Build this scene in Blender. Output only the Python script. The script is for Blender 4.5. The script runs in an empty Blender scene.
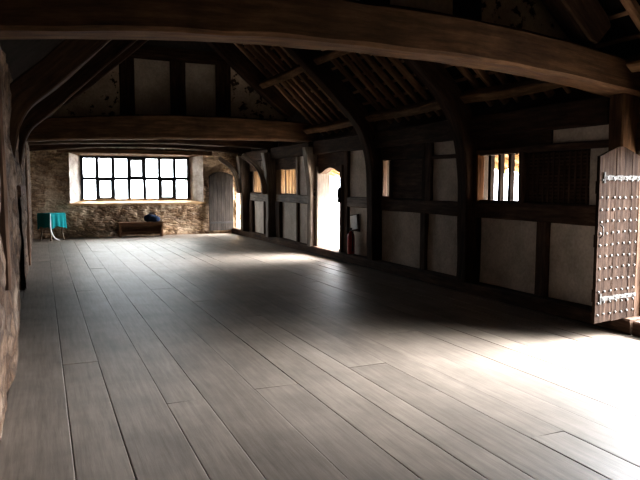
import bpy, bmesh, math, random
from mathutils import Vector, Matrix, noise

random.seed(7)
COL = bpy.context.scene.collection
PI = math.pi
V = Vector

# ------------------------------------------------------------------ materials
def new_mat(name):
    m = bpy.data.materials.new(name); m.use_nodes = True
    nt = m.node_tree; nt.nodes.clear()
    out = nt.nodes.new('ShaderNodeOutputMaterial')
    b = nt.nodes.new('ShaderNodeBsdfPrincipled')
    nt.links.new(b.outputs[0], out.inputs[0])
    return m, nt, b

def nd(nt, kind, **kw):
    n = nt.nodes.new(kind)
    for k, v in kw.items():
        if k in n.inputs: n.inputs[k].default_value = v
        else: setattr(n, k, v)
    return n

def ramp(nt, stops, fac):
    r = nt.nodes.new('ShaderNodeValToRGB')
    e = r.color_ramp.elements
    while len(e) < len(stops): e.new(.5)
    for i, (p, c) in enumerate(stops):
        e[i].position = p; e[i].color = (*c, 1)
    nt.links.new(fac, r.inputs[0])
    return r

def mixc(nt, a, b, fac, mode='MIX'):
    m = nt.nodes.new('ShaderNodeMix'); m.data_type = 'RGBA'; m.blend_type = mode
    def plug(x, s):
        if isinstance(x, bpy.types.NodeSocket): nt.links.new(x, s)
        elif isinstance(x, tuple): s.default_value = (*x, 1)
        else: s.default_value = x
    plug(fac, m.inputs[0]); plug(a, m.inputs[6]); plug(b, m.inputs[7])
    return m.outputs[2]

def wood(name, dark, mid, light, rough=.75, island=.0, grain=14, bump=.5, spec=.3, patch=.35):
    m, nt, b = new_mat(name)
    at = nd(nt, 'ShaderNodeAttribute', attribute_name='grain')
    oi = nt.nodes.new('ShaderNodeObjectInfo')
    add = nd(nt, 'ShaderNodeVectorMath', operation='MULTIPLY_ADD')
    nt.links.new(oi.outputs['Random'], add.inputs[0]); add.inputs[1].default_value = (37, 19, 53)
    nt.links.new(at.outputs['Vector'], add.inputs[2])
    mp = nd(nt, 'ShaderNodeMapping'); mp.inputs['Scale'].default_value = (1.1, grain, grain)
    nt.links.new(add.outputs[0], mp.inputs[0])
    n1 = nd(nt, 'ShaderNodeTexNoise', Scale=2.0, Detail=8.0, Roughness=.65)
    nt.links.new(mp.outputs[0], n1.inputs['Vector'])
    n2 = nd(nt, 'ShaderNodeTexNoise', Scale=1.7, Detail=4.0, Roughness=.6)
    nt.links.new(add.outputs[0], n2.inputs['Vector'])
    r = ramp(nt, [(.28, dark), (.5, mid), (.74, light)], n1.outputs['Fac'])
    r2 = ramp(nt, [(.3, (1 - patch,) * 3), (.7, (1 + patch * .6,) * 3)], n2.outputs['Fac'])
    c = mixc(nt, r.outputs[0], r2.outputs[0], 1.0, 'MULTIPLY')
    if island:
        ge = nt.nodes.new('ShaderNodeNewGeometry')
        r3 = ramp(nt, [(0, (1 - island,) * 3), (1, (1 + island,) * 3)], ge.outputs['Random Per Island'])
        c = mixc(nt, c, r3.outputs[0], 1.0, 'MULTIPLY')
    nt.links.new(c, b.inputs['Base Color'])
    b.inputs['Roughness'].default_value = rough
    b.inputs['Specular IOR Level'].default_value = spec
    bp = nd(nt, 'ShaderNodeBump', Strength=bump, Distance=.01)
    nt.links.new(n1.outputs['Fac'], bp.inputs['Height'])
    nt.links.new(bp.outputs[0], b.inputs['Normal'])
    return m

def plaster(name, base, stain, flake=0.0, flake_col=(.05, .035, .025), scale=2.2, bump=.35):
    m, nt, b = new_mat(name)
    tc = nt.nodes.new('ShaderNodeNewGeometry')
    n = nd(nt, 'ShaderNodeTexNoise', Scale=scale, Detail=8.0, Roughness=.6)
    nt.links.new(tc.outputs['Position'], n.inputs['Vector'])
    n2 = nd(nt, 'ShaderNodeTexNoise', Scale=26.0, Detail=5.0, Roughness=.6)
    nt.links.new(tc.outputs['Position'], n2.inputs['Vector'])
    r = ramp(nt, [(.3, stain), (.62, base)], n.outputs['Fac'])
    r2 = ramp(nt, [(.3, (.82,) * 3), (.65, (1.05,) * 3)], n2.outputs['Fac'])
    c = mixc(nt, r.outputs[0], r2.outputs[0], 1.0, 'MULTIPLY')
    if flake:
        n3 = nd(nt, 'ShaderNodeTexNoise', Scale=6.5, Detail=7.0, Roughness=.62)
        nt.links.new(tc.outputs['Position'], n3.inputs['Vector'])
        r3 = ramp(nt, [(flake - .02, (1, 1, 1)), (flake + .02, (0, 0, 0))], n3.outputs['Fac'])
        c = mixc(nt, c, flake_col, r3.outputs[0])
    nt.links.new(c, b.inputs['Base Color'])
    b.inputs['Roughness'].default_value = .95
    b.inputs['Specular IOR Level'].default_value = .1
    bp = nd(nt, 'ShaderNodeBump', Strength=bump, Distance=.02)
    nt.links.new(n2.outputs['Fac'], bp.inputs['Height']); nt.links.new(bp.outputs[0], b.inputs['Normal'])
    return m

def rubble(name, cols, mortar, wash, wash_lo, wash_hi, scale=(3.6, 3.6, 6.5), bump=.9):
    m, nt, b = new_mat(name)
    ge = nt.nodes.new('ShaderNodeNewGeometry')
    nw = nd(nt, 'ShaderNodeTexNoise', Scale=3.0, Detail=3.0)
    nt.links.new(ge.outputs['Position'], nw.inputs['Vector'])
    wv = nd(nt, 'ShaderNodeVectorMath', operation='MULTIPLY_ADD'); wv.inputs[1].default_value = (.25, .25, .18)
    nt.links.new(nw.outputs['Color'], wv.inputs[0]); nt.links.new(ge.outputs['Position'], wv.inputs[2])
    mp = nd(nt, 'ShaderNodeMapping'); mp.inputs['Scale'].default_value = scale
    nt.links.new(wv.outputs[0], mp.inputs[0])
    vo = nd(nt, 'ShaderNodeTexVoronoi', Scale=1.0); vo.inputs['Randomness'].default_value = .9
    ve = nd(nt, 'ShaderNodeTexVoronoi', feature='DISTANCE_TO_EDGE', Scale=1.0); ve.inputs['Randomness'].default_value = .9
    nt.links.new(mp.outputs[0], vo.inputs['Vector']); nt.links.new(mp.outputs[0], ve.inputs['Vector'])
    sp = nt.nodes.new('ShaderNodeSeparateColor'); nt.links.new(vo.outputs['Color'], sp.inputs[0])
    rs = ramp(nt, [(i / (len(cols) - 1), c) for i, c in enumerate(cols)], sp.outputs[0])
    rm = ramp(nt, [(.0, (.35,) * 3), (.25, (1, 1, 1))], ve.outputs['Distance'])
    c = mixc(nt, mortar, rs.outputs[0], rm.outputs[0])
    nf = nd(nt, 'ShaderNodeTexNoise', Scale=22.0, Detail=6.0, Roughness=.7)
    nt.links.new(ge.outputs['Position'], nf.inputs['Vector'])
    rf = ramp(nt, [(.3, (.42,) * 3), (.7, (1.45,) * 3)], nf.outputs['Fac'])
    c = mixc(nt, c, rf.outputs[0], 1.0, 'MULTIPLY')
    n2 = nd(nt, 'ShaderNodeTexNoise', Scale=1.5, Detail=9.0, Roughness=.68)
    nt.links.new(ge.outputs['Position'], n2.inputs['Vector'])
    rw = ramp(nt, [(wash_lo, (0, 0, 0)), (wash_hi, (1, 1, 1))], n2.outputs['Fac'])
    c = mixc(nt, c, wash, rw.outputs[0])
    nt.links.new(c, b.inputs['Base Color'])
    b.inputs['Roughness'].default_value = .95; b.inputs['Specular IOR Level'].default_value = .15
    ad = nd(nt, 'ShaderNodeMath', operation='MULTIPLY_ADD'); ad.inputs[1].default_value = .35
    nt.links.new(nf.outputs['Fac'], ad.inputs[0]); nt.links.new(rm.outputs[0], ad.inputs[2])
    bp = nd(nt, 'ShaderNodeBump', Strength=bump, Distance=.05)
    nt.links.new(ad.outputs[0], bp.inputs['Height']); nt.links.new(bp.outputs[0], b.inputs['Normal'])
    return m

def plain(name, col, rough=.6, metal=0.0, spec=.4, var=.25, scale=9.0, bump=.15):
    m, nt, b = new_mat(name)
    tc = nt.nodes.new('ShaderNodeTexCoord')
    n = nd(nt, 'ShaderNodeTexNoise', Scale=scale, Detail=6.0, Roughness=.6)
    nt.links.new(tc.outputs['Object'], n.inputs['Vector'])
    r = ramp(nt, [(.3, tuple(x * (1 - var) for x in col)), (.7, tuple(min(1, x * (1 + var)) for x in col))], n.outputs['Fac'])
    nt.links.new(r.outputs[0], b.inputs['Base Color'])
    b.inputs['Roughness'].default_value = rough; b.inputs['Metallic'].default_value = metal
    b.inputs['Specular IOR Level'].default_value = spec
    bp = nd(nt, 'ShaderNodeBump', Strength=bump, Distance=.01)
    nt.links.new(n.outputs['Fac'], bp.inputs['Height']); nt.links.new(bp.outputs[0], b.inputs['Normal'])
    return m

M = {}
M['oak'] = wood('dark_oak', (.017, .009, .005), (.040, .021, .012), (.082, .045, .025), .9, spec=.12, grain=9)
M['oak_beam'] = wood('brown_oak', (.030, .014, .007), (.070, .035, .016), (.13, .070, .034), .85, bump=.6, grain=9, spec=.15)
M['oak_wall'] = wood('wall_oak', (.026, .014, .009), (.065, .037, .023), (.13, .078, .05), .9, spec=.15, grain=9)
M['oak_grey'] = wood('weathered_oak', (.06, .045, .034), (.15, .115, .088), (.27, .215, .17), .8)
M['rafter'] = wood('rafter_oak', (.10, .058, .032), (.22, .132, .076), (.36, .225, .135), .9, spec=.12, grain=9)
M['floor'] = wood('floor_boards', (.135, .110, .089), (.185, .154, .127), (.235, .198, .165), .54, island=.13, grain=16, bump=.12, spec=.5, patch=.28)
M['subfloor'] = plain('under_floor', (.006, .005, .004), 1.0)
M['door_oak'] = wood('studded_door_oak', (.006, .0035, .0025), (.018, .0115, .0085), (.046, .031, .023), .95, spec=.02, island=.18)
M['plank_door'] = wood('plank_door_oak', (.009, .007, .006), (.023, .0185, .0155), (.048, .039, .033), .9, spec=.05, island=.2)
M['plaster'] = plaster('limewash_plaster', (.56, .50, .44), (.38, .335, .285))
M['plaster_dark'] = plaster('sooty_plaster', (.44, .37, .30), (.31, .255, .205))
M['flaked'] = plaster('flaked_plaster', (.58, .47, .36), (.38, .30, .22), flake=.42)
M['reveal'] = plaster('window_reveal_plaster', (.62, .58, .54), (.36, .31, .27), scale=4.5)
M['skin'] = plaster('wall_core', (.035, .024, .016), (.02, .013, .009))
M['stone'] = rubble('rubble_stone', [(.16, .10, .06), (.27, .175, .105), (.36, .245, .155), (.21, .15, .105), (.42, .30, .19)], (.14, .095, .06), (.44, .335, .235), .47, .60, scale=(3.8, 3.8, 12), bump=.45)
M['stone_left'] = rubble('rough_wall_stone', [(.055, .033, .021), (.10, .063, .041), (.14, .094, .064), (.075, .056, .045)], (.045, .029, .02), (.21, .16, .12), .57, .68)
M['stone_out'] = rubble('outer_stone', [(.30, .20, .11), (.45, .32, .19), (.38, .30, .20)], (.3, .23, .16), (.6, .5, .36), .60, .7)
M['iron'] = plain('black_iron', (.018, .016, .015), .55, .6)
M['stud_iron'] = plain('worn_iron', (.06, .056, .052), .5, .1)
M['lead'] = plain('dark_window_bars', (.016, .017, .022), .6, .2)
M['bar'] = wood('dark_bar', (.006, .004, .003), (.014, .009, .006), (.028, .018, .012), .9, spec=.05)
M['purlin'] = wood('purlin_oak', (.05, .028, .014), (.12, .07, .037), (.21, .13, .073), .9, spec=.1, grain=9)
M['jamb'] = wood('orange_brown_oak', (.014, .005, .0015), (.04, .0155, .0045), (.075, .032, .010), .9, spec=.04)
M['strap_iron'] = plain('pale_strap_iron', (.05, .047, .044), .8, .0, spec=.03, var=.45, scale=30)
M['casement'] = plain('grey_casement', (.10, .10, .115), .6)
M['sill_wood'] = wood('pale_sill_wood', (.28, .17, .08), (.45, .29, .15), (.62, .43, .25), .6)
M['bench_wood'] = wood('bench_wood', (.07, .034, .016), (.15, .075, .036), (.24, .13, .065), .6)
M['table_wood'] = wood('pale_table_wood', (.10, .07, .045), (.17, .125, .085), (.26, .20, .145), .7)
M['teal'] = plain('teal_cloth', (.008, .17, .175), .9, spec=.1, scale=40, var=.15)
M['white_cloth'] = plain('white_cloth', (.72, .70, .67), .9, spec=.1, scale=25, var=.08)
M['navy'] = plain('navy_cloth', (.006, .014, .034), .9, spec=.2, scale=20)
M['red'] = plain('red_paint', (.35, .018, .014), .35, spec=.5, var=.15)
M['black'] = plain('black_rubber', (.012, .012, .012), .5)
M['signwhite'] = plain('pale_sign_board', (.52, .52, .50), .6, var=.1)
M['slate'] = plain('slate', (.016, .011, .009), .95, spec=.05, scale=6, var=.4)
M['outwood'] = wood('gallery_wood', (.12, .062, .022), (.21, .115, .043), (.29, .175, .075), .8)
M['tawny'] = wood('tawny_oak', (.07, .038, .017), (.15, .085, .038), (.23, .14, .068), .85, spec=.15)
M['ground'] = plain('courtyard_gravel', (.56, .53, .48), 1.0, scale=3, var=.1)

m, nt, b = new_mat('window_glass')
nt.nodes.remove(b)
tr = nt.nodes.new('ShaderNodeBsdfTransparent'); tr.inputs[0].default_value = (.93, .96, .95, 1)
gl = nt.nodes.new('ShaderNodeBsdfGlossy'); gl.inputs['Roughness'].default_value = .05
tn = nd(nt, 'ShaderNodeTexNoise', Scale=3.0); bpn = nd(nt, 'ShaderNodeBump', Strength=.1)
nt.links.new(tn.outputs['Fac'], bpn.inputs['Height']); nt.links.new(bpn.outputs[0], gl.inputs['Normal'])
mx = nt.nodes.new('ShaderNodeMixShader'); mx.inputs[0].default_value = .06
nt.links.new(tr.outputs[0], mx.inputs[1]); nt.links.new(gl.outputs[0], mx.inputs[2])
nt.links.new(mx.outputs[0], [n for n in nt.nodes if n.type == 'OUTPUT_MATERIAL'][0].inputs[0])
M['glass'] = m

# ------------------------------------------------------------------ mesh building
class MB:
    """collects verts / faces in world coordinates, with a grain coordinate per vertex"""
    def __init__(s): s.v = []; s.f = []; s.g = []; s.m = []
    def add(s, verts, faces, grain=None, mi=0):
        o = len(s.v); s.v += [V(p) for p in verts]
        s.g += [V(p) for p in (grain or verts)]
        s.f += [tuple(i + o for i in f) for f in faces]; s.m += [mi] * len(faces)
    def box(s, x0, x1, y0, y1, z0, z1, axis='x', mi=0, bev=0.0, off=None):
        off = off or V((random.random() * 9, random.random() * 9, random.random() * 9))
        def gr(p):
            if axis == 'x': q = V((p[0], p[1], p[2]))
            elif axis == 'y': q = V((p[1], p[0], p[2]))
            else: q = V((p[2], p[0], p[1]))
            return q + off
        if bev:
            bm = bmesh.new(); r = bmesh.ops.create_cube(bm, size=1)
            for v in bm.verts:
                v.co = V(((x0 + x1) / 2 + v.co.x * (x1 - x0), (y0 + y1) / 2 + v.co.y * (y1 - y0), (z0 + z1) / 2 + v.co.z * (z1 - z0)))
            bmesh.ops.bevel(bm, geom=bm.edges[:], offset=bev, segments=1, affect='EDGES')
            bm.verts.index_update()
            vs = [v.co.copy() for v in bm.verts]; fs = [tuple(v.index for v in f.verts) for f in bm.faces]; bm.free()
        else:
            vs = [V((x, y, z)) for x in (x0, x1) for y in (y0, y1) for z in (z0, z1)]
            fs = [(0, 1, 3, 2), (4, 6, 7, 5), (0, 4, 5, 1), (2, 3, 7, 6), (0, 2, 6, 4), (1, 5, 7, 3)]
        s.add(vs, fs, [gr(p) for p in vs], mi)
    def tube(s, pts, rads, n=10, mi=0, cap=True):
        pts = [V(p) for p in pts]
        if not hasattr(rads, '__len__'): rads = [rads] * len(pts)
        vs = []; gs = []
        for i, p in enumerate(pts):
            t = (pts[min(i + 1, len(pts) - 1)] - pts[max(i - 1, 0)]).normalized()
            u = t.orthogonal().normalized() if i == 0 else (u - t * u.dot(t)).normalized()
            w = t.cross(u)
            for k in range(n):
                a = 2 * PI * k / n
                vs.append(p + (u * math.cos(a) + w * math.sin(a)) * rads[i]); gs.append(V((i * .1, math.cos(a) * rads[i], math.sin(a) * rads[i])))
        fs = []
        for i in range(len(pts) - 1):
            for k in range(n):
                a = i * n + k; b2 = i * n + (k + 1) % n
                fs.append((a, b2, b2 + n, a + n))
        if cap: fs.append(tuple(range(n - 1, -1, -1))); fs.append(tuple((len(pts) - 1) * n + k for k in range(n)))
        s.add(vs, fs, gs, mi)
    def prism(s, poly, axis, a0, a1, mi=0, grain='z'):
        """extrude a polygon lying in the plane normal to axis ('x','y','z')"""
        def P(p, a):
            return {'x': V((a, p[0], p[1])), 'y': V((p[0], a, p[1])), 'z': V((p[0], p[1], a))}[axis]
        n = len(poly); vs = [P(p, a0) for p in poly] + [P(p, a1) for p in poly]
        fs = [tuple(range(n)), tuple(range(2 * n - 1, n - 1, -1))] + [(i, i + n, (i + 1) % n + n, (i + 1) % n) for i in range(n)]
        o = V((random.random() * 9, random.random() * 9, 0))
        gs = [(V((p.z, p.x, p.y)) if grain == 'z' else V((p.y, p.x, p.z)) if grain == 'y' else p) + o for p in vs]
        s.add(vs, fs, gs, mi)
    def grid(s, fn, nu, nv, mi=0, grain=None):
        vs = [V(fn(i / nu, j / nv)) for i in range(nu + 1) for j in range(nv + 1)]
        fs = [(i * (nv + 1) + j, (i + 1) * (nv + 1) + j, (i + 1) * (nv + 1) + j + 1, i * (nv + 1) + j + 1) for i in range(nu) for j in range(nv)]
        s.add(vs, fs, grain, mi)
    def lathe(s, prof, c, n=20, mi=0):
        vs = []; 
        for r, z in prof:
            for k in range(n):
                a = 2 * PI * k / n; vs.append(V((c[0] + r * math.cos(a), c[1] + r * math.sin(a), c[2] + z)))
        fs = [(i * n + k, i * n + (k + 1) % n, (i + 1) * n + (k + 1) % n, (i + 1) * n + k) for i in range(len(prof) - 1) for k in range(n)]
        fs.append(tuple(range(n - 1, -1, -1))); fs.append(tuple((len(prof) - 1) * n + k for k in range(n)))
        s.add(vs, fs, None, mi)
    def build(s, name, mats, parent=None, origin=None, smooth=False, fix=True):
        if origin is None:
            xs = [v.x for v in s.v]; ys = [v.y for v in s.v]; zs = [v.z for v in s.v]
            origin = V(((min(xs) + max(xs)) / 2, (min(ys) + max(ys)) / 2, min(zs)))
        origin = V(origin)
        me = bpy.data.meshes.new(name)
        me.from_pydata([v - origin for v in s.v], [], s.f)
        for m_ in (mats if isinstance(mats, (list, tuple)) else [mats]): me.materials.append(m_)
        at = me.attributes.new('grain', 'FLOAT_VECTOR', 'POINT')
        at.data.foreach_set('vector', [c for g in s.g for c in g])
        me.polygons.foreach_set('material_index', s.m)
        if fix:
            bm = bmesh.new(); bm.from_mesh(me); bmesh.ops.recalc_face_normals(bm, faces=bm.faces[:]); bm.to_mesh(me); bm.free()
        if smooth: me.polygons.foreach_set('use_smooth', [True] * len(me.polygons))
        me.update()
        o = bpy.data.objects.new(name, me); COL.objects.link(o)
        if parent:
            o.parent = parent; o.location = origin - world_loc(parent)
        else: o.location = origin
        return o

def world_loc(o):
    p = V(o.location)
    while o.parent: o = o.parent; p = p + V(o.location)
    return p

def tag(o, label=None, cat=None, group=None, kind=None):
    if label: o['label'] = label
    if cat: o['category'] = cat
    if group: o['group'] = group
    if kind: o['kind'] = kind
    return o

def thing(name, label, cat, loc, group=None, kind=None):
    o = bpy.data.objects.new(name, None); COL.objects.link(o); o.location = loc
    o.empty_display_size = .1
    return tag(o, label, cat, group, kind)

def catmull(pts, n):
    pts = [V(p) for p in pts]
    if len(pts) == 2: return [pts[0].lerp(pts[1], i / n) for i in range(n + 1)]
    P = [pts[0] * 2 - pts[1]] + pts + [pts[-1] * 2 - pts[-2]]
    segs = len(pts) - 1; out = []
    for i in range(n + 1):
        t = i / n * segs; k = min(int(t), segs - 1); u = t - k
        a, b_, c, d = P[k:k + 4]
        out.append(.5 * ((2 * b_) + (c - a) * u + (2 * a - 5 * b_ + 4 * c - d) * u * u + (3 * b_ - a - 3 * c + d) * u ** 3))
    return out

def timber(mb, pts, w, d, side, n=None, rough=.008, cham=.018, scale=None, wave=.012):
    """hewn timber along a path: w = size along `side`, d = size across it; scale(u) -> (kw, kd)"""
    pts = [V(p) for p in pts]; side = V(side).normalized()
    L = sum((pts[i + 1] - pts[i]).length for i in range(len(pts) - 1))
    n = n or max(4, min(40, int(L / .22)))
    c = catmull(pts, n); sd = V((random.random() * 50, random.random() * 50, random.random() * 50))
    vs = []; gs = []; run = 0
    for i, p in enumerate(c):
        t = (c[min(i + 1, n)] - c[max(i - 1, 0)]).normalized()
        up = side.cross(t).normalized(); sv = t.cross(up).normalized()
        if i: run += (c[i] - c[i - 1]).length
        kw, kd = scale(i / n) if scale else (1, 1)
        hw, hd, ch = w * kw / 2, d * kd / 2, min(cham, w * .2, d * .2)
        wob = noise.noise_vector(V((run * .7, 0, 0)) + sd) * wave
        q = p + sv * wob.x + up * wob.y
        for a, b_ in ((hw - ch, hd), (-hw + ch, hd), (-hw, hd - ch), (-hw, -hd + ch), (-hw + ch, -hd), (hw - ch, -hd), (hw, -hd + ch), (hw, hd - ch)):
            r = noise.noise_vector(V((run * 2.3, a * 7, b_ * 7)) + sd) * rough
            vs.append(q + sv * (a + r.x) + up * (b_ + r.y)); gs.append(V((run, a, b_)) + sd)
    fs = [(i * 8 + k, i * 8 + (k + 1) % 8, (i + 1) * 8 + (k + 1) % 8, (i + 1) * 8 + k) for i in range(n) for k in range(8)]
    fs += [tuple(range(7, -1, -1)), tuple(n * 8 + k for k in range(8))]
    mb.add(vs, fs, gs)

def timber_obj(name, label, cat, pts, w, d, side, mat='oak', group=None, parent=None, kind=None, **kw):
    mb = MB(); timber(mb, pts, w, d, side, **kw)
    o = mb.build(name, M[mat], parent, origin=pts[0] if not parent else None)
    if parent: return o
    return tag(o, label, cat, group, kind)

ORD = ['', 'first', 'second', 'third', 'fourth', 'fifth', 'sixth', 'seventh', 'eighth', 'ninth', 'tenth', 'eleventh', 'twelfth']

# ------------------------------------------------------------------ room dimensions (metres)
XW, XL = 5.85, -.22            # inner faces of the long walls
YB, YF = 20.6, -2.2            # far and near end walls
TR = {'A': 5.15, 'B': 7.96, 'C': 10.9, 'D': 14.0, 'E': 16.85, 'F': 19.3}
APX = 2.82
def zroof(x): return 2.68 + .92 * (5.95 - x) if x >= APX else 2.68 + .92 * (x + .31)
ZAP = zroof(APX)

# ------------------------------------------------------------------ floor
mb = MB()
x = -.62
while x < 6.0:
    wd = random.choice((.24, .28, .33, .37, .41, .30))
    y = YF - random.random() * 4
    while y < YB + .4:
        L = random.uniform(4.5, 9.0)
        y0, y1 = max(y, YF - .2), min(y + L, YB + .45)
        if y1 - y0 > .2:
            n = max(2, int((y1 - y0) / .5)); sd = V((x * 7.1, y * 3.3, random.random() * 40)); z0 = random.uniform(-.003, .0)
            tilt = random.uniform(-.002, .002); vs = []; gs = []
            for i in range(n + 1):
                yy = y0 + .002 + (y1 - y0 - .004) * i / n
                e0 = 0.0008 + .0022 * abs(noise.noise(V((x * 3, yy * .8, 1)))) + .011 * max(0, noise.noise(V((x * 5, yy * .45, 21))) - .12); e1 = 0.0006 + .0032 * abs(noise.noise(V(((x + wd) * 3, yy * .8, 5))))
                cup = .002 * noise.noise(V((x, yy * .5, 9)))
                for xx, zz in ((x + e0, -.03), (x + e0, z0 - .0015 - tilt), (x + e0 + .006, z0 - tilt), (x + wd / 2, z0 + cup), (x + wd - e1 - .006, z0 + tilt), (x + wd - e1, z0 - .0015 + tilt), (x + wd - e1, -.03)):
                    vs.append((xx, yy, zz)); gs.append(V((yy, xx, zz)) + sd)
            fs = [(i * 7 + k, i * 7 + k + 1, (i + 1) * 7 + k + 1, (i + 1) * 7 + k) for i in range(n) for k in range(6)]
            fs += [tuple(range(7)), tuple(n * 7 + k for k in range(6, -1, -1))]
            mb.add(vs, fs, gs)
        y += L
    x += wd
mb.box(-.7, 6.1, YF - .3, YB + .5, -.12, -.028, 'y', mi=1)
fl = mb.build('floor', [M['floor'], M['subfloor']], origin=(0, 0, 0))
tag(fl, kind='structure')

# ------------------------------------------------------------------ right wall core with openings
OPEN = [  # y0, y1, z0, z1
    (3.55, 4.98, .15, 1.95), (6.90, 7.80, 1.36, 2.03), (10.42, 10.66, 1.36, 2.04),
    (12.43, 13.70, .15, 1.99), (15.10, 16.20, 1.34, 1.98), (17.85, 18.95, 1.34, 2.0), (19.77, 20.58, .10, 1.92)]
def slab_with_openings(mb, x0, x1, ya, yb, za, zb, opens):
    ys = sorted({ya, yb, *[o[0] for o in opens], *[o[1] for o in opens]}); zs = sorted({za, zb, *[o[2] for o in opens], *[o[3] for o in opens]})
    for i in range(len(ys) - 1):
        run = None
        for j in range(len(zs) - 1):
            cy, cz = (ys[i] + ys[i + 1]) / 2, (zs[j] + zs[j + 1]) / 2
            hole = any(o[0] < cy < o[1] and o[2] < cz < o[3] for o in opens)
            if hole:
                if run is not None: mb.box(x0, x1, ys[i], ys[i + 1], run, zs[j]); run = None
            elif run is None: run = zs[j]
        if run is not None: mb.box(x0, x1, ys[i], ys[i + 1], run, zs[-1])
mb = MB(); slab_with_openings(mb, 5.935, 6.06, YF, 21.1, -.1, 2.57, OPEN)
wall_r = mb.build('wall_right', M['skin'], origin=(6.0, 0, 0)); tag(wall_r, kind='structure')

# plaster infill panels, children of the wall
PAN = [ (6.53, 7.74, .16, 1.12, 'plaster'), (5.36, 6.35, .16, 1.12, 'plaster'), (5.40, 6.34, 2.08, 2.27, 'plaster'), (5.36, 5.72, 1.33, 2.01, 'plaster'),
        (9.31, 10.74, .16, 1.12, 'plaster'), (8.14, 9.17, .16, 1.12, 'plaster'), (8.14, 9.04, 1.32, 2.03, 'plaster'), (8.14, 9.04, 2.05, 2.27, 'plaster'),
        (11.04, 12.16, .16, 1.14, 'plaster'), (11.04, 12.16, 1.32, 2.33, 'plaster'),
        (14.2, 15.0, .14, 1.14, 'plaster'), (14.2, 15.0, 1.32, 2.3, 'plaster'), (15.06, 16.5, .12, 1.12, 'plaster'),
        (17.1, 17.62, .12, 1.12, 'plaster'), (17.64, 18.9, .12, 1.12, 'plaster'), (17.1, 17.8, 1.30, 2.28, 'plaster'),
        (.2, 3.36, .16, 2.25, 'plaster'), (-2.2, .1, .16, 2.25, 'plaster')]
for y0, y1, z0, z1, mt in PAN:
    mb = MB(); ny = max(4, int((y1 - y0) / .1)); nz = max(4, int((z1 - z0) / .1))
    def f(u, v):
        y = y0 + (y1 - y0) * u; z = z0 + (z1 - z0) * v
        return (5.895 - .014 * (noise.noise(V((y * 1.6, z * 1.6, 3))) + .5 * noise.noise(V((y * 6, z * 6, 8)))), y, z)
    mb.grid(f, ny, nz)
    mb.box(5.91, 5.94, y0, y1, z0, z1)
    mb.build('plaster_panel', M[mt], wall_r, smooth=False)

# ------------------------------------------------------------------ timbers of the right wall
def wt(name, label, cat, y0, y1, z0, z1, xf=5.84, xb=5.96, mat='oak_wall', axis=None, **kw):
    axis = axis or ('z' if z1 - z0 > y1 - y0 else 'y'); xc = (xf + xb) / 2
    if axis == 'z': pts = [(xc, (y0 + y1) / 2, z0), (xc, (y0 + y1) / 2, z1)]; return timber_obj(name, label, cat, pts, y1 - y0, xb - xf, (0, 1, 0), mat, **kw)
    pts = [(xc, y0, (z0 + z1) / 2), (xc, y1, (z0 + z1) / 2)]
    return timber_obj(name, label, cat, pts, xb - xf, z1 - z0, (1, 0, 0), mat, **kw)

wt('sill_beam', 'long low dark oak sill beam lying on the floor along the right wall', 'beam', 4.9, 20.55, -.005, .165, 5.69, 5.96, rough=.012, wave=.02)
wt('sill_beam', 'short oak sill forming the threshold under the studded door', 'beam', -2.2, 4.88, -.005, .155, 5.70, 5.96)
for ya, yb, wh in ((-2.2, 4.94, 'in front of the wide foreground beam'), (5.35, 7.86, 'above the nearest barred window'), (8.14, 10.76, 'above the boarded shutter'),
                   (11.04, 13.74, 'above the bright arched doorway'), (14.02, 16.72, 'above the five-barred far window'), (16.98, 19.16, 'in the farthest full bay')):
    wt('wall_plate', 'dark oak wall plate on the right wall ' + wh, 'beam', ya, yb, 2.27, 2.575, 5.74, 6.04, 'oak', rough=.008, wave=.008)
mb = MB(); mb.box(6.065, 6.10, -2.4, 21.1, 2.5, 2.92, 'y'); tag(mb.build('trim_2', M['oak']), kind='structure')
# bay between the wide foreground beam and the first blade
wt('wall_rail', 'dark oak rail under the nearest barred window and lattice panel', 'rail', 5.3, 7.82, 1.11, 1.35)
wt('wall_stud', 'dark short stud between the two lower plaster panels nearest the studded door', 'stud', 6.33, 6.54, .16, 1.12)
wt('wall_rail', 'dark oak rail above the nearest barred window', 'rail', 5.3, 7.82, 2.01, 2.10)
wt('wall_stud', 'brown oak jamb at the far side of the nearest barred window', 'stud', 7.76, 7.86, 1.34, 2.03, mat='jamb', xf=5.82)
wt('wall_stud', 'dark oak stud between the nearest barred window and the lattice panel', 'stud', 6.80, 6.90, 1.34, 2.03)
wt('wall_board', 'dark boarding above the nearest barred window beside the plaster strip', 'board', 6.34, 7.80, 2.08, 2.29, xf=5.87, mat='oak')
# bay between first and second blade
wt('wall_rail', 'dark oak rail under the boarded shutter in the middle bay', 'rail', 8.08, 10.68, 1.11, 1.33)
wt('wall_stud', 'dark lower stud under the boarded shutter in the middle bay', 'stud', 9.15, 9.33, .16, 1.12)
wt('wall_stud', 'dark upper stud between the boarded shutter and the grey plaster panel', 'stud', 9.02, 9.20, 1.32, 2.28)
wt('wall_rail', 'thin oak rail crossing the upper plaster panel beside the boarded shutter', 'rail', 8.08, 9.03, 2.005, 2.07, xf=5.86)
wt('wall_board', 'dark oak boarding above the boarded shutter', 'board', 9.2, 10.68, 2.04, 2.29, mat='oak')
wt('wall_stud', 'brown oak jamb lit beside the narrow gap by the boarded shutter', 'stud', 10.64, 10.74, 1.33, 2.05, mat='oak_wall', xf=5.85)
# doorway bay
wt('wall_rail', 'brown oak rail above the fire extinguisher beside the bright doorway', 'rail', 10.98, 12.18, 1.13, 1.34, mat='oak_grey')
wt('wall_stud', 'tall dark brown stud on the near side of the bright arched doorway', 'stud', 12.13, 12.34, .15, 2.3)
wt('lintel_board', 'dark wide oak board above the bright arched doorway', 'board', 12.34, 13.85, 1.97, 2.30, xf=5.86, axis='y')
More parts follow.
